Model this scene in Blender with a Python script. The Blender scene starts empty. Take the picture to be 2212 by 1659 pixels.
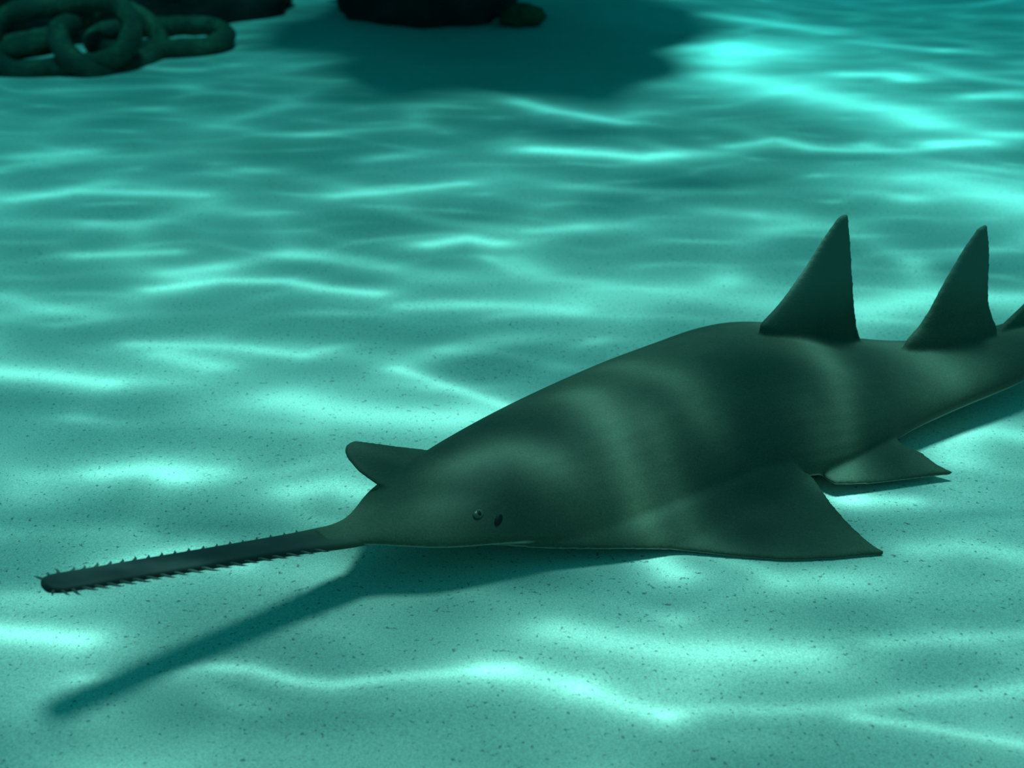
import bpy, bmesh, math, random
import numpy as np
from mathutils import Vector, Matrix, noise
from mathutils.bvhtree import BVHTree

sc = bpy.context.scene
C = sc.collection
random.seed(7)

# ---------------------------------------------------------------- camera, world, light, exposure
CAM_H, PITCH, FPX, CX, CY = 1.5, math.radians(26), 2670.0, 1106.0, 829.5
cam = bpy.data.cameras.new('camera')
cam.sensor_width = 36.0
cam.lens = 36.0 * FPX / 2212.0
cam.clip_end = 100
cam.dof.use_dof = True
cam.dof.focus_distance = 2.75
cam.dof.aperture_fstop = 2.6
cam_o = bpy.data.objects.new('camera', cam)
C.objects.link(cam_o)
cam_o.location = (0, 0, CAM_H)
cam_o.rotation_euler = (math.pi / 2 - PITCH, 0, 0)
sc.camera = cam_o
sc.view_settings.view_transform = 'Standard'
sc.view_settings.look = 'None'
sc.view_settings.gamma = 1.0
sc.view_settings.use_curve_mapping = False
sc.view_settings.exposure = 0.0
sc.cycles.use_denoising = True
sc.cycles.max_bounces = 6
sc.cycles.volume_bounces = 0

WORLD_RGB, WORLD_K = (0.030, 0.38, 0.405), 0.82
LIGHT_RGB, LIGHT_W = (0.76, 1.0, 0.92), 4300.0
LIGHT_POS, LIGHT_R = (0.3, 4.2, 12.0), 1.3
GAIN = 1.0

w = bpy.data.worlds.new('water_ambience')
sc.world = w
w.use_nodes = True
bg = w.node_tree.nodes['Background']
bg.inputs[0].default_value = (*WORLD_RGB, 1)
bg.inputs[1].default_value = WORLD_K

FWD = np.array([0, math.cos(PITCH), -math.sin(PITCH)])
UPV = np.array([0, math.sin(PITCH), math.cos(PITCH)])
RTV = np.array([1.0, 0, 0])
EYE = np.array([0, 0, CAM_H])


def ray(px, py):
    return FWD + RTV * (px - CX) / FPX - UPV * (py - CY) / FPX


def at(px, py, z=0.0):
    """world point seen at a photograph pixel, at height z above the sand"""
    d = ray(px, py)
    return EYE + d * ((z - CAM_H) / d[2])


def on_plane(px, py, p0, n):
    d = ray(px, py)
    n = np.asarray(n, float)
    return EYE + d * (((np.asarray(p0) - EYE) @ n) / (d @ n))


# ---- rippled-surface light pattern: sunlight refracted by a random wavy water surface, traced onto the sand plane
X0, Y0, SPAN, NPIX = -7.0, 0.0, 14.0, 1536


def blur(a, sig):
    k = np.fft.fftfreq(a.shape[0])[:, None]
    l = np.fft.rfftfreq(a.shape[1])[None, :]
    return np.fft.irfft2(np.fft.rfft2(a) * np.exp(-2 * (math.pi * sig) ** 2 * (k * k + l * l)), s=a.shape)


def wave_caustics(seed, lam, width, focus, aniso):
    """trace a wavy surface whose crests run mostly along x onto the sand"""
    rng = np.random.default_rng(seed)
    n = NPIX
    kx = np.fft.fftfreq(n, SPAN / n)[None, :] * aniso
    ky = np.fft.fftfreq(n, SPAN / n)[:, None]
    k = np.hypot(kx, ky)
    amp = np.exp(-((k - 1 / lam) / (width / lam)) ** 2)
    hgt = np.real(np.fft.ifft2(np.fft.fft2(rng.standard_normal((n, n))) * amp))
    gx = (np.roll(hgt, -1, 1) - np.roll(hgt, 1, 1)) / 2
    gy = (np.roll(hgt, -1, 0) - np.roll(hgt, 1, 0)) / 2
    lap = (np.roll(gx, -1, 1) - np.roll(gx, 1, 1)) / 2 + (np.roll(gy, -1, 0) - np.roll(gy, 1, 0)) / 2
    s = focus / lap.std()
    acc = np.zeros(n * n)
    jj, ii = np.meshgrid(np.arange(n), np.arange(n))
    for oy in (0.0, 0.5):
        for ox in (0.0, 0.5):
            fx, fy = gx, gy
            if ox:
                fx = (fx + np.roll(fx, -1, 1)) / 2
                fy = (fy + np.roll(fy, -1, 1)) / 2
            if oy:
                fx = (fx + np.roll(fx, -1, 0)) / 2
                fy = (fy + np.roll(fy, -1, 0)) / 2
            px = np.mod(np.rint(jj + ox - s * fx).astype(np.int64), n)
            py = np.mod(np.rint(ii + oy - s * fy).astype(np.int64), n)
            acc += np.bincount((py * n + px).ravel(), minlength=n * n)
    return acc.reshape(n, n) / 4.0


pat = 0.70 * blur(wave_caustics(11, 0.60, 0.55, 0.6, 1.25), 4.0) + 0.30 * blur(wave_caustics(5, 0.28, 0.5, 0.65, 1.6), 1.8)
pat = 0.27 + 0.54 * np.clip(pat, 0, 4)

# bright lines and dim patches drawn by hand into the lamp pattern: (points, half thickness, gain)
BRIGHT_LINES = [
    ([(180, 1470), (300, 1465), (430, 1440), (540, 1445), (640, 1470), (720, 1478), (850, 1462), (1000, 1450), (1100, 1440)], 9, 0.9),
    ([(1060, 1445), (1140, 1455), (1230, 1475)], 18, 1.2),
    ([(1210, 1360), (1330, 1385), (1460, 1405), (1600, 1410), (1740, 1412)], 26, 1.1),
    ([(1270, 1490), (1350, 1520), (1440, 1545)], 14, 1.1),
    ([(1440, 1545), (1530, 1530), (1650, 1535), (1800, 1530), (1960, 1510), (2100, 1500), (2230, 1485)], 12, 0.6),
    ([(1850, 1550), (2000, 1570), (2120, 1590), (2230, 1608)], 8, 0.8),
    ([(1900, 1388), (2050, 1380), (2230, 1370)], 12, 0.5),
    ([(-40, 1362), (80, 1372), (170, 1382)], 17, 1.6),
    ([(1990, 1185), (2080, 1178), (2212, 1200)], 18, 0.6),
    ([(1840, 1078), (1960, 1080)], 11, 1.0),
    ([(2090, 935), (2150, 932), (2230, 945)], 16, 1.0),
    ([(-40, 800), (100, 810), (230, 827)], 12, 1.2),
    ([(290, 743), (400, 745), (520, 750), (650, 765)], 7, 0.7),
    ([(360, 765), (460, 790)], 12, 0.9),
    ([(620, 862), (720, 885), (830, 897), (960, 905), (1010, 895)], 24, 1.1),
    ([(860, 795), (960, 830), (1050, 860), (1120, 885)], 6, 0.9),
    ([(230, 1020), (320, 1010), (385, 1030)], 16, 1.1),
    ([(385, 1012), (470, 1015)], 10, 0.6),
    ([(640, 1058), (720, 1046), (775, 1060)], 18, 1.0),
    ([(240, 1225), (330, 1200), (420, 1185)], 14, 0.7),
    ([(20, 1290), (110, 1288)], 14, 0.5),
    ([(0, 640), (90, 665), (200, 680)], 10, 0.5),
    ([(330, 625), (480, 605), (620, 607), (700, 625), (810, 634)], 6, 1.0),
    ([(880, 660), (1050, 658), (1240, 668)], 9, 0.7),
    ([(180, 552), (370, 545)], 6, 0.7),
    ([(370, 590), (470, 577)], 8, 0.8),
    ([(30, 430), (160, 411), (300, 416), (430, 423)], 6, 0.7),
    ([(60, 335), (180, 325)], 7, 0.6),
    ([(730, 424), (870, 410), (1000, 396)], 5, 0.8),
    ([(1160, 497), (1250, 490)], 7, 0.7),
    ([(1160, 322), (1300, 328), (1390, 336), (1450, 330)], 6, 1.4),
    ([(930, 527), (1010, 515), (1070, 525)], 7, 1.3),
    ([(1100, 560), (1180, 600), (1290, 612)], 10, 0.5),
    ([(1530, 33), (1650, 45), (1790, 66)], 4, 1.2),
    ([(1500, 102), (1560, 98), (1610, 115)], 11, 2.6),
    ([(1530, 135), (1570, 140)], 8, 1.4),
    ([(1550, 165), (1650, 180), (1720, 200), (1800, 215), (1860, 228), (1950, 240), (2010, 268)], 10, 1.6),
    ([(1835, 170), (1920, 168), (1955, 178)], 5, 1.7),
    ([(1580, 312), (1680, 298), (1760, 320), (1850, 323), (1960, 322), (2050, 312)], 4, 0.8),
    ([(2030, 308), (2115, 306)], 6, 1.8),
    ([(2110, 215), (2190, 216)], 5, 1.2),
    ([(2150, 290), (2230, 292)], 6, 0.9),
    ([(2030, 385), (2110, 405), (2240, 445)], 20, 1.2),
    ([(1400, 83), (1480, 100)], 4, 0.9),
    ([(1290, 170), (1400, 178)], 6, 0.9),
    ([(870, 192), (960, 180), (1000, 188)], 5, 0.8),
    ([(1060, 200), (1200, 240), (1350, 263)], 4, 0.8),
    ([(1550, 455), (1690, 470)], 10, 0.4),
    ([(1870, 665), (1960, 650)], 20, 1.0),
    ([(1250, 645), (1450, 625), (1640, 655)], 18, 0.5),
    ([(2090, 640), (2212, 640)], 10, 0.5),
    ([(1990, 145), (2110, 175), (2230, 190)], 5, 0.6),
    ([(1850, 90), (1990, 105), (2100, 112)], 4, 0.7),
    # on the animal's back
    ([(990, 1030), (1090, 1010), (1180, 1020)], 16, 1.2, 0.18),
    ([(1260, 900), (1330, 960), (1400, 1010), (1470, 1060)], 14, 1.2, 0.2),
    ([(1400, 1000), (1500, 1080), (1640, 1120), (1700, 1150)], 12, 0.5, 0.12),
    ([(1690, 705), (1770, 740), (1830, 790), (1870, 860)], 9, 1.2, 0.26),
    ([(1960, 760), (2050, 800), (2090, 860)], 18, 1.0, 0.17),
    ([(1340, 800), (1450, 830), (1540, 880)], 12, 0.5, 0.25),
    ([(940, 1140), (990, 1140)], 10, 0.5, 0.12),
    ([(1770, 985), (1810, 1010)], 12, 0.4, 0.08),
]
DIM_SPOTS = [   # dimming set by hand: centre, half width, half height, loss
    (1220, 282, 260, 30, 0.78), (1540, 392, 220, 32, 0.75), (760, 222, 150, 26, 0.65), (690, 350, 150, 36, 0.5), (1330, 440, 170, 30, 0.4), (830, 1100, 90, 50, 0.5, 0.12),
    (880, 475, 230, 26, 0.55), (760, 612, 110, 18, 0.35), (2080, 588, 90, 30, 0.4), (1040, 740, 150, 30, 0.3),
    (250, 858, 250, 24, 0.35), (150, 1112, 170, 32, 0.4), (500, 1135, 160, 20, 0.35), (600, 1545, 330, 32, 0.35),
    (150, 1590, 180, 40, 0.3), (2130, 1110, 90, 14, 0.35), (1150, 1330, 200, 22, 0.2), (300, 230, 380, 60, 0.3),
    (1750, 340, 220, 14, 0.5), (1680, 245, 160, 14, 0.4), (430, 330, 260, 40, 0.2), (1450, 570, 220, 26, 0.25),
    (1200, 960, 110, 26, 0.6, 0.22), (1620, 800, 200, 40, 0.6, 0.27), (880, 1060, 100, 30, 0.6, 0.13),
    (1120, 1110, 120, 26, 0.5, 0.14), (1620, 960, 160, 40, 0.5, 0.18), (1560, 1170, 240, 40, 0.5, 0.03),
    (1900, 820, 50, 50, 0.5, 0.2), (1500, 950, 110, 30, 0.4, 0.2), (1350, 1120, 180, 36, 0.4, 0.08),
    (220, 170, 420, 50, 0.35), (100, 300, 300, 50, 0.15), (900, 300, 260, 60, 0.2), (1890, 985, 120, 45, 0.65, 0.05),
]
gx_ = X0 + (np.arange(NPIX) + 0.5) * SPAN / NPIX
gy_ = Y0 + (np.arange(NPIX) + 0.5) * SPAN / NPIX
GX, GY = np.meshgrid(gx_, gy_)
for px, py, rx, ry, k, *hz in DIM_SPOTS:
    hz = hz[0] if hz else 0.0
    c = at(px, py, hz)
    ex = at(px + rx, py, hz)[0] - c[0]
    ey = 0.5 * (at(px, py - ry, hz)[1] - at(px, py + ry, hz)[1])
    pat *= 1 - k * np.exp(-((GX - c[0]) / ex) ** 2 - ((GY - c[1]) / ey) ** 2)
dim = np.zeros(GX.shape)     # broad dimming put into the lamp pattern to darken the animal's back
for px, py, hz in ((980, 1080, 0.14), (1130, 1030, 0.18), (1280, 970, 0.2), (1430, 920, 0.22), (1580, 870, 0.25), (1720, 840, 0.24), (1860, 840, 0.2), (1990, 820, 0.17), (2120, 780, 0.15)):
    c = at(px, py, hz)
    dim = np.maximum(dim, np.exp(-(((GX - c[0]) ** 2 + (GY - c[1]) ** 2) / 0.20 ** 2) ** 1.5))
pat *= 1 - 0.55 * dim
for pts, hw, gain, *hz in BRIGHT_LINES:
    hz = hz[0] if hz else 0.0      # height above the sand at which the line is seen
    wp = np.array([at(*p, hz)[:2] for p in pts])
    best = np.full(GX.shape, 1e9)
    r2 = None
    for (ax_, ay_), (bx_, by_), pa, pb in zip(wp[:-1], wp[1:], pts[:-1], pts[1:]):
        dx, dy = bx_ - ax_, by_ - ay_
        tt = ((GX - ax_) * dx + (GY - ay_) * dy) / (dx * dx + dy * dy)
        tc_ = np.clip(tt, 0, 1)
        mid = ((pa[0] + pb[0]) / 2, (pa[1] + pb[1]) / 2)
        sg = 0.5 * (at(mid[0], mid[1] - hw, hz)[1] - at(mid[0], mid[1] + hw, hz)[1])
        d2 = ((GX - ax_ - tc_ * dx) ** 2 * 0.35 + (GY - ay_ - tc_ * dy) ** 2) / sg ** 2
        best = np.minimum(best, d2)
    pat += 2.0 * gain * (0.6 * np.exp(-best) + 0.4 * np.exp(-best / 5.0))

img = bpy.data.images.new('ripple_light', NPIX, NPIX, float_buffer=True)
img.colorspace_settings.name = 'Non-Color'
rgba = np.ones((NPIX, NPIX, 4), np.float32)
rgba[..., 0] = np.roll(pat, 1, 0)      # water splits the colours a little
rgba[..., 1] = pat
rgba[..., 2] = np.roll(pat, -3, 0)
img.pixels.foreach_set(rgba.ravel())
img.update()

ld = bpy.data.lights.new('rippled_daylight', 'SPOT')
ld.energy = LIGHT_W * GAIN
ld.color = LIGHT_RGB
ld.shadow_soft_size = LIGHT_R
ld.spot_size = math.radians(100)
ld.spot_blend = 0.6
ld.use_nodes = True
nt = ld.node_tree
em = nt.nodes['Emission']
geo = nt.nodes.new('ShaderNodeNewGeometry')


def vm(op, a=None, b=None):
    n = nt.nodes.new('ShaderNodeVectorMath')
    n.operation = op
    for i, v in enumerate((a, b)):
        if v is None:
            continue
        if isinstance(v, tuple):
            n.inputs[i].default_value = v
        else:
            nt.links.new(v, n.inputs[i])
    return n


sp = nt.nodes.new('ShaderNodeSeparateXYZ')
si = nt.nodes.new('ShaderNodeSeparateXYZ')
nt.links.new(geo.outputs['Position'], sp.inputs[0])
nt.links.new(geo.outputs['Incoming'], si.inputs[0])
dv = nt.nodes.new('ShaderNodeMath')
dv.operation = 'DIVIDE'
nt.links.new(sp.outputs[2], dv.inputs[0])
nt.links.new(si.outputs[2], dv.inputs[1])
scl = nt.nodes.new('ShaderNodeVectorMath')
scl.operation = 'SCALE'
nt.links.new(geo.outputs['Incoming'], scl.inputs[0])
nt.links.new(dv.outputs[0], scl.inputs['Scale'])
hit = vm('SUBTRACT', geo.outputs['Position'], scl.outputs[0])
off = vm('SUBTRACT', hit.outputs[0], (X0, Y0, 0.0))
uv = vm('MULTIPLY', off.outputs[0], (1 / SPAN, 1 / SPAN, 0.0))
tx = nt.nodes.new('ShaderNodeTexImage')
tx.image = img
tx.extension = 'REPEAT'
nt.links.new(uv.outputs[0], tx.inputs['Vector'])
nt.links.new(tx.outputs['Color'], em.inputs['Strength'])
lo = bpy.data.objects.new('rippled_daylight', ld)
C.objects.link(lo)
lo.location = LIGHT_POS

# ---------------------------------------------------------------- materials


class NT:
    def __init__(self, name):
        self.m = bpy.data.materials.new(name)
        self.m.use_nodes = True
        self.t = self.m.node_tree
        self.b = self.t.nodes['Principled BSDF']

    def n(self, kind, **kw):
        x = self.t.nodes.new('ShaderNode' + kind)
        for k, v in kw.items():
            if k in x.inputs:
                x.inputs[k].default_value = v
            else:
                setattr(x, k, v)
        return x

    def l(self, a, b):
        self.t.links.new(a, b)

    def ramp(self, fac, stops):
        r = self.n('ValToRGB')
        e = r.color_ramp.elements
        e[0].position, e[0].color = stops[0][0], (*stops[0][1], 1)
        e[1].position, e[1].color = stops[-1][0], (*stops[-1][1], 1)
        for p, c in stops[1:-1]:
            q = e.new(p)
            q.color = (*c, 1)
        self.l(fac, r.inputs[0])
        return r.outputs[0]

    def mix(self, a, b, fac, mode='MIX'):
        x = self.n('MixRGB', blend_type=mode)
        for i, v in ((1, a), (2, b), (0, fac)):
            if hasattr(v, 'links'):
                self.l(v, x.inputs[i])
            elif isinstance(v, tuple):
                x.inputs[i].default_value = (*v, 1)
            else:
                x.inputs[i].default_value = v
        return x.outputs[0]


def mottled(name, stops, scale, rough, bump=0.2, bscale=60, spec=0.3):
    a = NT(name)
    tc = a.n('TexCoord')
    nz = a.n('TexNoise', Scale=scale, Detail=6.0, Roughness=0.6)
    a.l(tc.outputs['Object'], nz.inputs['Vector'])
    a.l(a.ramp(nz.outputs['Fac'], stops), a.b.inputs['Base Color'])
    a.b.inputs['Roughness'].default_value = rough
    a.b.inputs['Specular IOR Level'].default_value = spec
    n2 = a.n('TexNoise', Scale=bscale, Detail=4.0)
    a.l(tc.outputs['Object'], n2.inputs['Vector'])
    bp = a.n('Bump', Strength=bump, Distance=0.02)
    a.l(n2.outputs['Fac'], bp.inputs['Height'])
    a.l(bp.outputs['Normal'], a.b.inputs['Normal'])
    return a


def sand_material():
    a = NT('pale_sand')
    geo = a.n('NewGeometry')
    big = a.n('TexNoise', Scale=1.3, Detail=3.0)
    grain = a.n('TexNoise', Scale=260.0, Detail=3.0, Roughness=0.7)
    speck = a.n('TexNoise', Scale=95.0, Detail=2.0, Roughness=0.55)
    for q in (big, grain, speck):
        a.l(geo.outputs['Position'], q.inputs['Vector'])
    base = a.ramp(big.outputs['Fac'], [(0.3, (0.50, 0.50, 0.40)), (0.7, (0.60, 0.58, 0.48))])
    g = a.ramp(grain.outputs['Fac'], [(0.30, (0.66, 0.66, 0.68)), (0.7, (1.16, 1.15, 1.12))])
    c = a.mix(base, g, 1.0, 'MULTIPLY')
    s = a.ramp(speck.outputs['Fac'], [(0.29, (0.18, 0.22, 0.26)), (0.37, (1, 1, 1))])
    c = a.mix(c, s, 0.7, 'MULTIPLY')
    a.l(c, a.b.inputs['Base Color'])
    a.b.inputs['Roughness'].default_value = 0.95
    a.b.inputs['Specular IOR Level'].default_value = 0.1
    bp = a.n('Bump', Strength=0.35, Distance=0.004)
    a.l(grain.outputs['Fac'], bp.inputs['Height'])
    a.l(bp.outputs['Normal'], a.b.inputs['Normal'])
    return a.m


M_SAND = sand_material()
M_ROCK = mottled('dark_reef_rock', [(0.3, (0.010, 0.013, 0.012)), (0.6, (0.022, 0.028, 0.024)), (0.8, (0.05, 0.06, 0.038))], 4.0, 0.9, 0.6, 18).m
M_CHAIN = mottled('algae_covered_iron', [(0.25, (0.018, 0.028, 0.02)), (0.55, (0.04, 0.06, 0.034)), (0.8, (0.12, 0.17, 0.06))], 9.0, 0.85, 0.6, 30).m


def saw_material():
    a = NT('saw_skin')
    tc = a.n('TexCoord')
    n1 = a.n('TexNoise', Scale=14.0, Detail=5.0)
    a.l(tc.outputs['Object'], n1.inputs['Vector'])
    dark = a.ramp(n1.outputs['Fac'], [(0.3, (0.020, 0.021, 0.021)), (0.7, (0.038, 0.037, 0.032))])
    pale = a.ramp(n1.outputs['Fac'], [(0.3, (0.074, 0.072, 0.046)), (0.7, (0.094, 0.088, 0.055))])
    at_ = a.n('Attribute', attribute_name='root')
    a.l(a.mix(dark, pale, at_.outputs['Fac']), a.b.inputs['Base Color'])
    a.b.inputs['Roughness'].default_value = 0.65
    a.b.inputs['Specular IOR Level'].default_value = 0.2
    return a.m


M_SAW = saw_material()
M_TOOTH = mottled('tooth_enamel', [(0.3, (0.045, 0.045, 0.036)), (0.7, (0.085, 0.08, 0.06))], 40.0, 0.45, 0.1, 200).m
M_EYE = mottled('eye_amber', [(0.35, (0.06, 0.06, 0.036)), (0.7, (0.12, 0.11, 0.06))], 60.0, 0.35, 0.05, 100, 0.3).m
M_PUPIL = mottled('pupil_black', [(0.3, (0.006, 0.007, 0.008)), (0.7, (0.012, 0.012, 0.012))], 30.0, 0.5, 0.0, 100, 0.2).m


def skin_material():
    a = NT('sawfish_skin')
    tc = a.n('TexCoord')
    n1 = a.n('TexNoise', Scale=3.2, Detail=5.0, Roughness=0.6)
    n2 = a.n('TexNoise', Scale=240.0, Detail=2.0)
    for q in (n1, n2):
        a.l(tc.outputs['Object'], q.inputs['Vector'])
    top = a.ramp(n1.outputs['Fac'], [(0.30, (0.058, 0.057, 0.037)), (0.55, (0.084, 0.079, 0.049)), (0.75, (0.116, 0.106, 0.062))])
    fine = a.ramp(n2.outputs['Fac'], [(0.3, (0.82, 0.82, 0.82)), (0.7, (1.12, 1.12, 1.12))])
    top = a.mix(top, fine, 1.0, 'MULTIPLY')
    at_ = a.n('Attribute', attribute_name='belly')
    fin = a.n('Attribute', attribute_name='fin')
    top = a.mix(top, (0.150, 0.150, 0.110), fin.outputs['Fac'])  # paler tint brightens the dim dorsal fins, light put into the colour
    c = a.mix(top, (0.42, 0.40, 0.32), at_.outputs['Fac'])
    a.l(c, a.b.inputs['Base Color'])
    a.b.inputs['Roughness'].default_value = 0.7
    a.b.inputs['Specular IOR Level'].default_value = 0.18
    bp = a.n('Bump', Strength=0.15, Distance=0.003)
    a.l(n2.outputs['Fac'], bp.inputs['Height'])
    a.l(bp.outputs['Normal'], a.b.inputs['Normal'])
    return a.m


M_SKIN = skin_material()

# ---------------------------------------------------------------- mesh helpers


def new_obj(name, verts, faces, mat, parent=None, smooth=True):
    me = bpy.data.meshes.new(name)
    me.from_pydata([tuple(float(q) for q in v) for v in verts], [], faces)
    me.validate()
    bm = bmesh.new()
    bm.from_mesh(me)
    bmesh.ops.recalc_face_normals(bm, faces=bm.faces)
    bm.to_mesh(me)
    bm.free()
    me.materials.append(mat)
    if smooth:
        me.polygons.foreach_set('use_smooth', [True] * len(me.polygons))
    o = bpy.data.objects.new(name, me)
    C.objects.link(o)
    if parent is not None:
        o.parent = parent
        o.matrix_parent_inverse = parent.matrix_world.inverted()
    return o


def loft(rings, cap=True):
    n = len(rings[0])
    v = [p for r in rings for p in r]
    f = []
    for i in range(len(rings) - 1):
        for j in range(n):
            a, b = i * n + j, i * n + (j + 1) % n
            f.append((a, b, b + n, a + n))
    if cap:
        f.append(tuple(range(n))[::-1])
        f.append(tuple((len(rings) - 1) * n + j for j in range(n)))
    return v, f


def interp(t, ts, vs):
    """smooth (Catmull-Rom / Hermite) interpolation through the stations"""
    ts = np.asarray(ts, float)
    vs = np.asarray(vs, float)
    m = np.gradient(vs, ts, axis=0)
    i = int(np.clip(np.searchsorted(ts, t) - 1, 0, len(ts) - 2))
    h = ts[i + 1] - ts[i]
    u = (t - ts[i]) / h
    return ((2 * u**3 - 3 * u**2 + 1) * vs[i] + (u**3 - 2 * u**2 + u) * h * m[i]
            + (-2 * u**3 + 3 * u**2) * vs[i + 1] + (u**3 - u**2) * h * m[i + 1])


def resample(pts, n):
    pts = np.asarray(pts, float)
    d = np.r_[0, np.cumsum(np.linalg.norm(np.diff(pts, axis=0), axis=1))]
    return np.array([[np.interp(q, d, pts[:, k]) for k in range(3)] for q in np.linspace(0, d[-1], n)])


def blade(lead, trail, th_root, th_tip, nt_=26, nc=14, nrm=None):
    """closed foil between a leading and a trailing edge running from root to tip"""
    L, R = resample(lead, nt_), resample(trail, nt_)
    rings = []
    for i in range(nt_):
        t = i / (nt_ - 1)
        ch = R[i] - L[i]
        if nrm is not None:
            nn = np.asarray(nrm, float)
        else:
            k0, k1 = max(0, i - 1), min(nt_ - 1, i + 1)
            span = (L[k1] + R[k1] - L[k0] - R[k0])
            nn = np.cross(ch if np.linalg.norm(ch) > 1e-4 else R[0] - L[0], span)
            if nn[2] < 0:
                nn = -nn
        nn = nn / (np.linalg.norm(nn) + 1e-9)
        th = th_root + (th_tip - th_root) * t ** 0.7
        ring = []
        for j in range(nc + 1):
            u = j / nc
            prof = max(0.34, math.sqrt(max(0, math.sin(math.pi * u ** 0.75))))
            ring.append(L[i] + ch * u + nn * th * 0.5 * prof)
        for j in range(nc, -1, -1):
            u = j / nc
            prof = max(0.34, math.sqrt(max(0, math.sin(math.pi * u ** 0.75))))
            ring.append(L[i] + ch * u - nn * th * 0.5 * prof)
        rings.append(ring)
    return loft(rings)


def empty(name, loc):
    o = bpy.data.objects.new(name, None)
    o.empty_display_size = 0.1
    C.objects.link(o)
    o.location = loc
    bpy.context.view_layer.update()
    return o


def tag(o, label, cat, group=None):
    o['label'] = label
    o['category'] = cat
    if group:
        o['group'] = group


# ---------------------------------------------------------------- sand floor and water


def sand_z(x, y):
    z = 0.010 * noise.noise(Vector((x * 1.1, y * 1.1, 3.0))) + 0.004 * noise.noise(Vector((x * 4, y * 4, 9.0)))
    near = math.exp(-(((x - 0.3) / 1.6) ** 2 + ((y - 2.4) / 1.0) ** 2))
    z *= 1 - near
    z += 0.06 * max(0.0, min(1.0, (y - 4.5) / 3)) * noise.noise(Vector((x * 0.5 + 4, y * 0.5, 1.0)))
    return z - 0.004 * near


xs = np.r_[np.linspace(-9, -3, 40)[:-1], np.linspace(-3, 3, 160), np.linspace(3, 9, 40)[1:]]
ys = np.r_[np.linspace(-2, 1, 20)[:-1], np.linspace(1, 5, 120), np.linspace(5, 16, 110)[1:]]
v, f = [], []
for y in ys:
    for x in xs:
        v.append((x, y, sand_z(x, y)))
nx = len(xs)
for i in range(len(ys) - 1):
    for j in range(nx - 1):
        a = i * nx + j
        f.append((a, a + 1, a + nx + 1, a + nx))
floor = new_obj('floor', v, f, M_SAND)
floor['kind'] = 'structure'

wm = bpy.data.materials.new('sea_water')
wm.use_nodes = True
wt = wm.node_tree
wt.nodes.remove(wt.nodes['Principled BSDF'])
ab = wt.nodes.new('ShaderNodeVolumeAbsorption')
ab.inputs['Color'].default_value = (0.33, 0.91, 0.945, 1)
ab.inputs['Density'].default_value = 0.35
wt.links.new(ab.outputs[0], wt.nodes['Material Output'].inputs['Volume'])
bx = [(x, y, z) for z in (-0.4, 2.6) for y in (-1.9, 15.9) for x in (-8.9, 8.9)]
water = new_obj('water', bx, [(0, 1, 3, 2), (4, 6, 7, 5), (0, 4, 5, 1), (2, 3, 7, 6), (0, 2, 6, 4), (1, 5, 7, 3)], wm, smooth=False)
water['kind'] = 'structure'

# ---------------------------------------------------------------- the sawfish
SPINE = np.array([(-0.42, 2.064), (-0.345, 2.124), (-0.11, 2.31), (0.084, 2.465), (0.40, 2.68), (0.62, 2.80),
                  (0.86, 2.872), (1.05, 2.915), (1.29, 3.01), (1.48, 3.14), (1.66, 3.32)])
SL = np.r_[0, np.cumsum(np.linalg.norm(np.diff(SPINE, axis=0), axis=1))] - np.linalg.norm(SPINE[1] - SPINE[0])


def frame(s):
    p = interp(s, SL, SPINE)
    t = interp(s + 0.01, SL, SPINE) - interp(s - 0.01, SL, SPINE)
    t = t / np.linalg.norm(t)
    return np.array([p[0], p[1], 0]), np.array([t[0], t[1], 0]), np.array([t[1], -t[0], 0])   # spine point, backward, near side


#        s     w     ztop  zmid  zbot
ST = [(-0.05, 0.034, 0.146, 0.134, 0.122),
      (0.03, 0.050, 0.138, 0.118, 0.102),
      (0.14, 0.126, 0.156, 0.104, 0.084),
      (0.30, 0.188, 0.194, 0.082, 0.060),
      (0.46, 0.245, 0.216, 0.060, 0.036),
      (0.61, 0.285, 0.234, 0.046, 0.020),
      (0.80, 0.300, 0.252, 0.048, 0.012),
      (1.00, 0.296, 0.264, 0.058, 0.008),
      (1.18, 0.312, 0.268, 0.052, 0.006),
      (1.30, 0.298, 0.246, 0.052, 0.007),
      (1.43, 0.245, 0.205, 0.060, 0.012),
      (1.62, 0.162, 0.180, 0.082, 0.032),
      (1.90, 0.102, 0.184, 0.100, 0.052),
      (2.15, 0.075, 0.186, 0.110, 0.055),
      (2.34, 0.035, 0.185, 0.120, 0.075)]
STS = [q[0] for q in ST]
STV = [q[1:] for q in ST]
rings = []
for s in np.linspace(-0.05, 2.34, 90):
    p, t, nr = frame(s)
    wd, zt, zm, zb = interp(s, STS, STV)
    ring = []
    for j in range(40):
        th = 2 * math.pi * j / 40
        c, sn = math.cos(th), math.sin(th)
        lat = wd * math.copysign(abs(c) ** 0.85, c)
        z = zm + (zt - zm) * sn ** (1.15 + 0.75 * math.exp(-((s - 0.62) / 0.32) ** 2)) if sn >= 0 else zm - (zm - zb) * (-sn) ** 0.8
        q = p + nr * lat
        ring.append((q[0], q[1], z))
    rings.append(ring)
pieces = [loft(rings)]


def sp_pt(s, lat, z):
    p, t, nr = frame(s)
    q = p + nr * lat
    return np.array([q[0], q[1], z])


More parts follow.
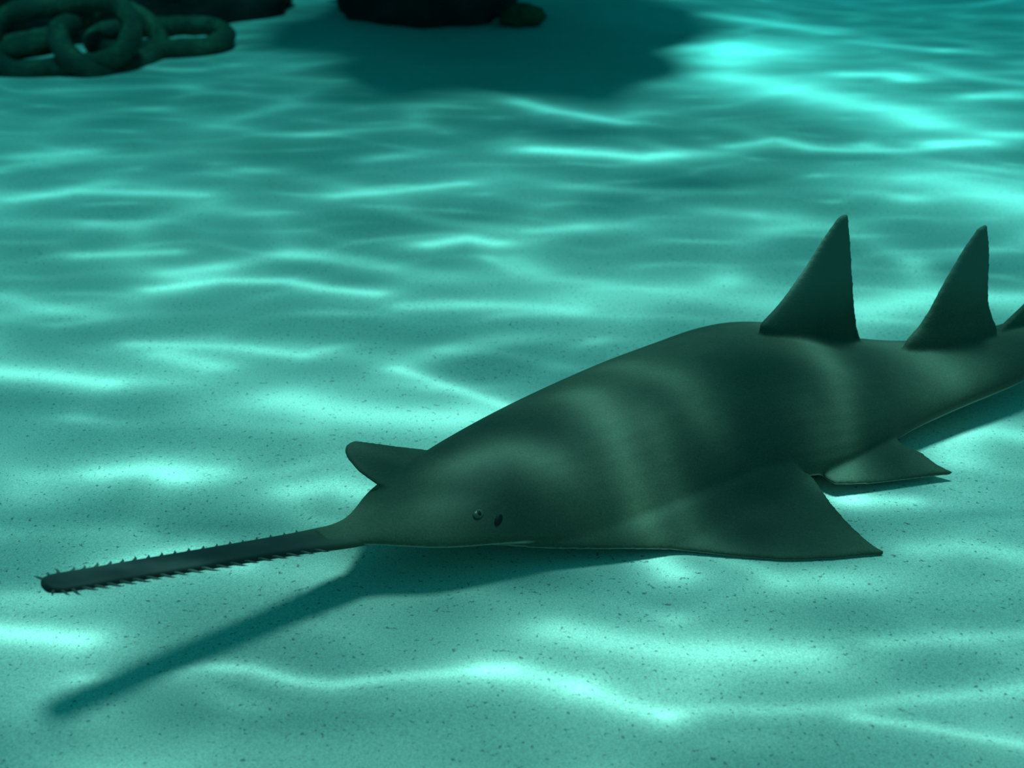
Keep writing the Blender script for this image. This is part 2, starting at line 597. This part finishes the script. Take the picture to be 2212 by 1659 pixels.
# near pectoral fin, spread flat on the sand
pieces.append(blade(
    [sp_pt(0.22, 0.08, 0.09), at(1010, 1168, 0.074), at(1180, 1182, 0.052), at(1320, 1185, 0.032), at(1461, 1187, 0.008), at(1580, 1200, 0.004), at(1700, 1210, 0.003), at(1800, 1206, 0.003), at(1880, 1198, 0.003), at(1912, 1196, 0.003)],
    [sp_pt(1.02, 0.10, 0.10), at(1700, 1000, 0.085), at(1752, 1028, 0.055), at(1770, 1053, 0.04), at(1797, 1090, 0.026), at(1836, 1134, 0.015), at(1878, 1172, 0.007), at(1914, 1197, 0.003)],
    0.06, 0.016, 40, 24))
# far pectoral fin, tip lifted behind the snout
pieces.append(blade(
    [at(905, 1075, 0.14), at(860, 1060, 0.15), at(815, 1046, 0.16), at(775, 1018, 0.17), at(750, 988, 0.18), at(746, 972, 0.185)],
    [at(960, 990, 0.12), at(915, 972, 0.13), at(850, 964, 0.15), at(800, 957, 0.165), at(762, 952, 0.18), at(747, 962, 0.185)],
    0.03, 0.016, 24, 12))
# dorsal fins, standing in the spine plane
p1, t1, n1 = frame(1.15)
P1 = np.array([p1[0], p1[1], 0])
D = lambda px, py: on_plane(px, py, P1, n1)
pieces.append(blade(
    [D(1640, 740), D(1645, 700), D(1672, 672), D(1696, 642), D(1740, 578), D(1780, 513), D(1812, 467), D(1828, 461)],
    [D(1862, 800), D(1861, 745), D(1849, 705), D(1844, 655), D(1841, 600), D(1837, 520), D(1832, 463)],
    0.055, 0.012, 34, 14, n1))
p2, t2, n2 = frame(1.72)
P2 = np.array([p2[0], p2[1], 0])
D2 = lambda px, py: on_plane(px, py, P2, n2)
pieces.append(blade(
    [D2(1945, 765), D2(1962, 733), D2(1985, 708), D2(2008, 672), D2(2042, 606), D2(2082, 537), D2(2114, 491), D2(2129, 485)],
    [D2(2150, 745), D2(2152, 705), D2(2143, 685), D2(2134, 650), D2(2135, 610), D2(2138, 540), D2(2133, 486)],
    0.05, 0.012, 34, 14, n2))
# pelvic fins
pieces.append(blade(
    [sp_pt(1.12, 0.16, 0.07), at(1800, 1046, 0.03), at(1880, 1045, 0.02), at(1960, 1036, 0.018), at(2030, 1026, 0.018), at(2058, 1023, 0.018)],
    [sp_pt(1.45, 0.12, 0.07), at(1950, 962, 0.055), at(1988, 976, 0.04), at(2020, 1000, 0.03), at(2045, 1014, 0.022), at(2060, 1022, 0.018)],
    0.04, 0.014, 24, 14))
pieces.append(blade(
    [sp_pt(1.14, -0.08, 0.08), sp_pt(1.22, -0.20, 0.04), sp_pt(1.38, -0.30, 0.02)],
    [sp_pt(1.42, -0.05, 0.09), sp_pt(1.40, -0.18, 0.05), sp_pt(1.40, -0.30, 0.02)],
    0.04, 0.014, 20, 12))
# tail fin, rising beyond the right edge of the view
p3, t3, n3 = frame(2.1)
C3 = lambda s, z: np.array([*(sp_pt(s, 0, z))])
pieces.append(blade(
    [C3(1.84, 0.15), C3(1.90, 0.20), C3(1.98, 0.245), C3(2.06, 0.30), C3(2.2, 0.39), C3(2.36, 0.52), C3(2.46, 0.59)],
    [C3(2.34, 0.11), C3(2.37, 0.18), C3(2.38, 0.26), C3(2.42, 0.38), C3(2.47, 0.50), C3(2.49, 0.585)],
    0.045, 0.014, 30, 12, n3))

V, Fc = [], []
for pv, pf in pieces:
    b0 = len(V)
    V += [tuple(p) for p in pv]
    Fc += [tuple(i + b0 for i in q) for q in pf]

base = frame(0.9)[0]
fish = empty('sawfish', (float(base[0]), float(base[1]), 0.0))
tag(fish, 'dark olive sawfish gliding over pale rippled sand with its toothed saw forward', 'sawfish')

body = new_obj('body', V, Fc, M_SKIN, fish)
rm = body.modifiers.new('remesh', 'REMESH')
rm.mode = 'VOXEL'
rm.voxel_size = 0.0045
rm.use_smooth_shade = True
smo = body.modifiers.new('smooth', 'SMOOTH')
smo.factor = 0.5
smo.iterations = 10
bpy.context.view_layer.update()
dg = bpy.context.evaluated_depsgraph_get()
me = bpy.data.meshes.new_from_object(body.evaluated_get(dg))
body.modifiers.clear()
old = body.data
body.data = me
me.name = 'body'
bpy.data.meshes.remove(old)
nv = len(me.vertices)
co = np.zeros(nv * 3)
no = np.zeros(nv * 3)
me.vertices.foreach_get('co', co)
me.vertices.foreach_get('normal', no)
no = no.reshape(-1, 3)
belly = np.clip((-no[:, 2] - 0.35) / 0.4, 0, 1)
att = me.attributes.new('belly', 'FLOAT', 'POINT')
att.data.foreach_set('value', belly.astype(np.float32))
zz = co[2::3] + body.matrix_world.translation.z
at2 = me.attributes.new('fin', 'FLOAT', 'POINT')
at2.data.foreach_set('value', (0.8 * np.clip((zz - 0.27) / 0.12, 0, 1)).astype(np.float32))  # painted brightening, grows with height up the fins
me.polygons.foreach_set('use_smooth', [True] * len(me.polygons))

co = co.reshape(-1, 3)
off_b = np.array(body.matrix_world.translation)
bpy.context.view_layer.update()
bvh = BVHTree.FromPolygons([tuple(body.matrix_world @ Vector(c)) for c in co], [tuple(p.vertices) for p in me.polygons])


def surf(px, py):
    d = Vector(ray(px, py)).normalized()
    loc, nrm, _, _ = bvh.ray_cast(Vector(EYE), d)
    return loc, nrm


# the saw: a long flat blade with a rounded tip
SB = sp_pt(0.17, 0.0, 0.080)
STIP = at(90, 1266, 0.245)
ax = STIP - SB
LEN = np.linalg.norm(ax)
ax = ax / LEN
lat = np.cross(ax, (0, 0, 1.0))
lat = lat / np.linalg.norm(lat)
if lat[1] > 0:
    lat = -lat
vert = np.cross(lat, ax)
vert = vert if vert[2] > 0 else -vert
roll = math.radians(6)          # the animal banks a little, near edge of the saw up
lat, vert = lat * math.cos(roll) + vert * math.sin(roll), vert * math.cos(roll) - lat * math.sin(roll)


def saw_w(t):
    wd = 0.010 * math.exp(-((t - 0.22) / 0.10) ** 2) - 0.018 * math.exp(-t / 0.06) + 0.0415 - 0.007 * t
    if t > 0.955:
        wd *= math.sqrt(max(0.0, 1 - ((t - 0.955) / 0.045) ** 2)) * 0.97 + 0.03
    return wd


rings = []
for t in np.r_[np.linspace(0, 0.95, 40), np.linspace(0.955, 1.0, 14)]:
    c = SB + ax * LEN * t
    wd = saw_w(t)
    th = (0.015 - 0.006 * t) * min(1, wd / 0.02)
    ring = []
    for j in range(24):
        a = 2 * math.pi * j / 24
        ring.append(c + lat * wd * math.copysign(abs(math.cos(a)) ** 0.6, math.cos(a)) + vert * th * math.copysign(abs(math.sin(a)) ** 0.8, math.sin(a)))
    rings.append(ring)
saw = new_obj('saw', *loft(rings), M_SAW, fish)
sco = np.array([v.co[:] for v in saw.data.vertices]) + np.array(saw.matrix_world.translation)
sat = saw.data.attributes.new('root', 'FLOAT', 'POINT')
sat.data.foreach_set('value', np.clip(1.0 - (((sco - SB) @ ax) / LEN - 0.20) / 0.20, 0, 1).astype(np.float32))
saw['label'] = 'long flat dark saw with a rounded tip'

# rostral teeth: one mesh shared by all, flattened spikes
tv, tf = [], []
for k, (y, a, b) in enumerate(((-0.010, 0.0055, 0.0032), (0.010, 0.0046, 0.0028), (0.024, 0.0028, 0.0018))):
    for j in range(6):
        q = 2 * math.pi * j / 6
        tv.append((a * math.cos(q) + 0.0 * k, y, b * math.sin(q)))
tv.append((-0.004, 0.036, 0))
for k in range(2):
    for j in range(6):
        tf.append((k * 6 + j, k * 6 + (j + 1) % 6, k * 6 + 6 + (j + 1) % 6, k * 6 + 6 + j))
for j in range(6):
    tf.append((12 + j, 12 + (j + 1) % 6, 18))
tf.append(tuple(range(6))[::-1])
tooth0 = None
NT_ = 21
for side in (1, -1):
    for i in range(NT_):
        u = i / (NT_ - 1)
        t = 0.33 + (0.985 - 0.33) * (1 - (1 - u) ** 1.22)
        wd = saw_w(t)
        p = SB + ax * LEN * t + lat * side * wd
        back = 0.75 if u < 0.9 else (0.1 if u < 0.97 else -0.5)
        ydir = lat * side * 1.0 - ax * back + ax * 0.10 * random.uniform(-1, 1)
        ydir = ydir / np.linalg.norm(ydir)
        zdir = vert
        xdir = np.cross(ydir, zdir)
        xdir /= np.linalg.norm(xdir)
        k = 0.82 * (0.92 + 0.2 * random.random()) * (0.8 if u > 0.93 else 1.0)
        mt = Matrix(((*[xdir[0] * k, ydir[0] * k, zdir[0] * k], p[0]), (*[xdir[1] * k, ydir[1] * k, zdir[1] * k], p[1]),
                     (*[xdir[2] * k, ydir[2] * k, zdir[2] * k], p[2]), (0, 0, 0, 1)))
        if tooth0 is None:
            o = new_obj('rostral_tooth', tv, tf, M_TOOTH)
            tooth0 = o
        else:
            o = tooth0.copy()
            C.objects.link(o)
        o.parent = saw
        bpy.context.view_layer.update() if o is tooth0 else None
        o.matrix_parent_inverse = saw.matrix_world.inverted()
        o.matrix_basis = mt


# eyes and spiracles
def ellipsoid(c, ax3, radii, n=14):
    v, f = [], []
    X, Y, Z = [np.asarray(a, float) for a in ax3]
    for i in range(n + 1):
        ph = math.pi * i / n
        for j in range(2 * n):
            th = math.pi * j / n
            v.append(np.asarray(c) + X * radii[0] * math.sin(ph) * math.cos(th) + Y * radii[1] * math.sin(ph) * math.sin(th) + Z * radii[2] * math.cos(ph))
    for i in range(n):
        for j in range(2 * n):
            a, b = i * 2 * n + j, i * 2 * n + (j + 1) % (2 * n)
            f.append((a, b, b + 2 * n, a + 2 * n))
    return v, f


def mirror(p):
    """the same spot on the far side of the head"""
    best = min(np.linspace(0, 0.6, 121), key=lambda s: abs((np.asarray(p) - frame(s)[0])[:2] @ frame(s)[1][:2]))
    q, t, nr = frame(best)
    l = (np.asarray(p) - q)[:2] @ nr[:2]
    return np.array(p) - 2 * l * nr, nr


loc, nrm = surf(1034, 1110)
for side in (0, 1):
    c = np.array(loc)
    nn = np.array(nrm)
    if side:
        c, nr = mirror(c)
        nn = nn - 2 * (nn @ nr) * nr
    fx = -frame(0.25)[1]
    up_ = np.cross(nn, fx)
    up_ /= np.linalg.norm(up_)
    eye = new_obj('eye', *ellipsoid(c, (fx, up_, nn), (0.014, 0.010, 0.006)), M_EYE, fish)
    new_obj('pupil', *ellipsoid(c + nn * 0.0042, (fx, up_, nn), (0.005, 0.006, 0.0028), 8), M_PUPIL, eye)
loc, nrm = surf(1080, 1120)
for side in (0, 1):
    c = np.array(loc)
    nn = np.array(nrm)
    if side:
        c, nr = mirror(c)
        nn = nn - 2 * (nn @ nr) * nr
    fx = -frame(0.25)[1]
    up_ = np.cross(nn, fx)
    up_ /= np.linalg.norm(up_)
    new_obj('spiracle', *ellipsoid(c - nn * 0.002, (fx * 0.8 + up_ * 0.5, up_ * 0.8 - fx * 0.5, nn), (0.020, 0.009, 0.004), 8), M_PUPIL, fish)

# ---------------------------------------------------------------- rocks


def rock(name, c, r, seed, label, sub=5, amp=0.25, flat=None):
    bm = bmesh.new()
    bmesh.ops.create_icosphere(bm, subdivisions=sub, radius=1)
    for vv in bm.verts:
        d = vv.co.normalized()
        k = 1 + amp * noise.fractal(d * 1.6 + Vector((seed, 0, 0)), 1.0, 2.0, 5) + 0.10 * noise.noise(d * 5 + Vector((0, seed, 0)))
        vv.co = Vector((d.x * r[0] * k, d.y * r[1] * k, d.z * r[2] * k))
        if flat is not None and vv.co.z < flat:
            vv.co.z = flat + (vv.co.z - flat) * 0.15
    me = bpy.data.meshes.new(name)
    bm.to_mesh(me)
    bm.free()
    me.materials.append(M_ROCK)
    me.polygons.foreach_set('use_smooth', [True] * len(me.polygons))
    o = bpy.data.objects.new(name, me)
    C.objects.link(o)
    o.location = c
    tag(o, label, 'rock')
    return o


def lumps(name, parts, label):
    """one boulder grown from several lumps and remeshed into one surface"""
    bm = bmesh.new()
    for c, r, seed in parts:
        m0 = len(bm.verts)
        bmesh.ops.create_icosphere(bm, subdivisions=4, radius=1)
        bm.verts.ensure_lookup_table()
        for vv in bm.verts[m0:]:
            d = vv.co.normalized()
            k = 1 + 0.22 * noise.fractal(d * 1.6 + Vector((seed, 0, 0)), 1.0, 2.0, 4)
            vv.co = Vector((c[0] + d.x * r[0] * k, c[1] + d.y * r[1] * k, c[2] + d.z * r[2] * k))
    me = bpy.data.meshes.new(name)
    bm.to_mesh(me)
    bm.free()
    me.materials.append(M_ROCK)
    o = bpy.data.objects.new(name, me)
    C.objects.link(o)
    r = o.modifiers.new('remesh', 'REMESH')
    r.voxel_size = 0.045
    r.use_smooth_shade = True
    bpy.context.view_layer.update()
    m2 = bpy.data.meshes.new_from_object(o.evaluated_get(bpy.context.evaluated_depsgraph_get()))
    o.modifiers.clear()
    o.data = m2
    bpy.data.meshes.remove(me)
    m2.polygons.foreach_set('use_smooth', [True] * len(m2.polygons))
    tag(o, label, 'rock')
    return o


lumps('boulder', [((-2.80, 9.2, 0.45), (1.26, 1.1, 1.1), 3.0), ((-4.2, 9.15, 0.5), (1.3, 1.15, 1.1), 6.0), ((-3.0, 9.0, 1.75), (1.1, 0.75, 0.6), 7.0)],
      'dark boulder behind the anchor chain at the top left of the sand')
lumps('boulder', [((-0.62, 9.30, 0.45), (0.66, 0.85, 1.0), 8.0), ((-0.15, 8.5, 1.75), (0.95, 1.1, 0.6), 5.0),
                  ((0.28, 7.0, 1.7), (0.62, 0.95, 0.42), 2.0), ((-0.62, 7.7, 1.75), (0.75, 0.75, 0.45), 4.0), ((-0.42, 6.85, 1.7), (0.5, 0.7, 0.36), 6.0), ((0.72, 8.1, 1.75), (0.55, 0.9, 0.45), 12.0)],
      'dark boulder right of the bright sand gap with a ledge shading the sand')


def stone(c, r, seed, label):
    bm = bmesh.new()
    bmesh.ops.create_icosphere(bm, subdivisions=4, radius=1)
    for vv in bm.verts:
        d = vv.co.normalized()
        k = 1 + 0.22 * noise.fractal(d * 1.7 + Vector((seed, 0, 0)), 1.0, 2.0, 4)
        vv.co = Vector((d.x * r[0] * k, d.y * r[1] * k, d.z * r[2] * k))
    me = bpy.data.meshes.new('stone')
    bm.to_mesh(me)
    bm.free()
    me.materials.append(M_LIT_PATCH)
    me.polygons.foreach_set('use_smooth', [True] * len(me.polygons))
    o = bpy.data.objects.new('stone', me)
    C.objects.link(o)
    o.location = c
    tag(o, label, 'stone')
    return o


M_LIT_PATCH = mottled('green_lit_patch', [(0.3, (0.03, 0.06, 0.025)), (0.7, (0.07, 0.12, 0.045))], 12.0, 0.95, 0.5, 40).m  # green of a small lit patch, put into an added stone's colour
sp_ = at(1128, 52)
stone((float(sp_[0]), float(sp_[1]), 0.05), (0.15, 0.11, 0.085), 4.0, 'small green stone added for a lit patch in the shade beside the right boulder')

# ---------------------------------------------------------------- anchor chain


def link_mesh(hl, hw, r, nseg=56, nr=14):
    """stadium-shaped chain link lying in its own XY plane"""
    rings = []
    st = hl - hw
    per = 4 * st + 2 * math.pi * hw
    for i in range(nseg):
        d = per * i / nseg
        if d < 2 * st:
            c, tn = Vector((-st + d, -hw, 0)), Vector((1, 0, 0))
        elif d < 2 * st + math.pi * hw:
            a = -math.pi / 2 + (d - 2 * st) / hw
            c, tn = Vector((st + hw * math.cos(a), hw * math.sin(a), 0)), Vector((-math.sin(a), math.cos(a), 0))
        elif d < 4 * st + math.pi * hw:
            c, tn = Vector((st - (d - 2 * st - math.pi * hw), hw, 0)), Vector((-1, 0, 0))
        else:
            a = math.pi / 2 + (d - 4 * st - math.pi * hw) / hw
            c, tn = Vector((-st + hw * math.cos(a), hw * math.sin(a), 0)), Vector((-math.sin(a), math.cos(a), 0))
        sd = Vector((tn.y, -tn.x, 0))
        ring = []
        for j in range(nr):
            q = 2 * math.pi * j / nr
            rr = r * (1 + 0.16 * noise.noise(Vector((c.x * 14, c.y * 14, q * 2))))
            ring.append(c + sd * rr * math.cos(q) + Vector((0, 0, 1)) * rr * math.sin(q))
        rings.append(ring)
    v = [p for rg in rings for p in rg]
    f = []
    for i in range(nseg):
        for j in range(nr):
            a, b = i * nr + j, i * nr + (j + 1) % nr
            i2 = (i + 1) % nseg
            f.append((a, b, i2 * nr + (j + 1) % nr, i2 * nr + j))
    return v, f


c0 = at(150, 120, 0)
chain = empty('anchor_chain', (float(c0[0]), float(c0[1]), 0))
tag(chain, 'heavy algae-covered anchor chain lying at the edge of the sand before dark boulders', 'chain')
lv, lf = link_mesh(0.40, 0.20, 0.062)


def add_link(pos, rot):
    o = new_obj('link', lv, lf, M_CHAIN)
    o.parent = chain
    o.matrix_parent_inverse = chain.matrix_world.inverted()
    o.location = pos
    o.rotation_euler = rot
    return o


add_link(at(132, 78, 0.19), (math.radians(48), math.radians(-6), math.radians(8)))
add_link(at(-5, 108, 0.09), (math.radians(-4), math.radians(-9), math.radians(12)))
add_link(at(240, 86, 0.13), (math.radians(40), math.radians(-6), math.radians(74)))
add_link(at(345, 82, 0.07), (math.radians(10), 0, math.radians(10)))
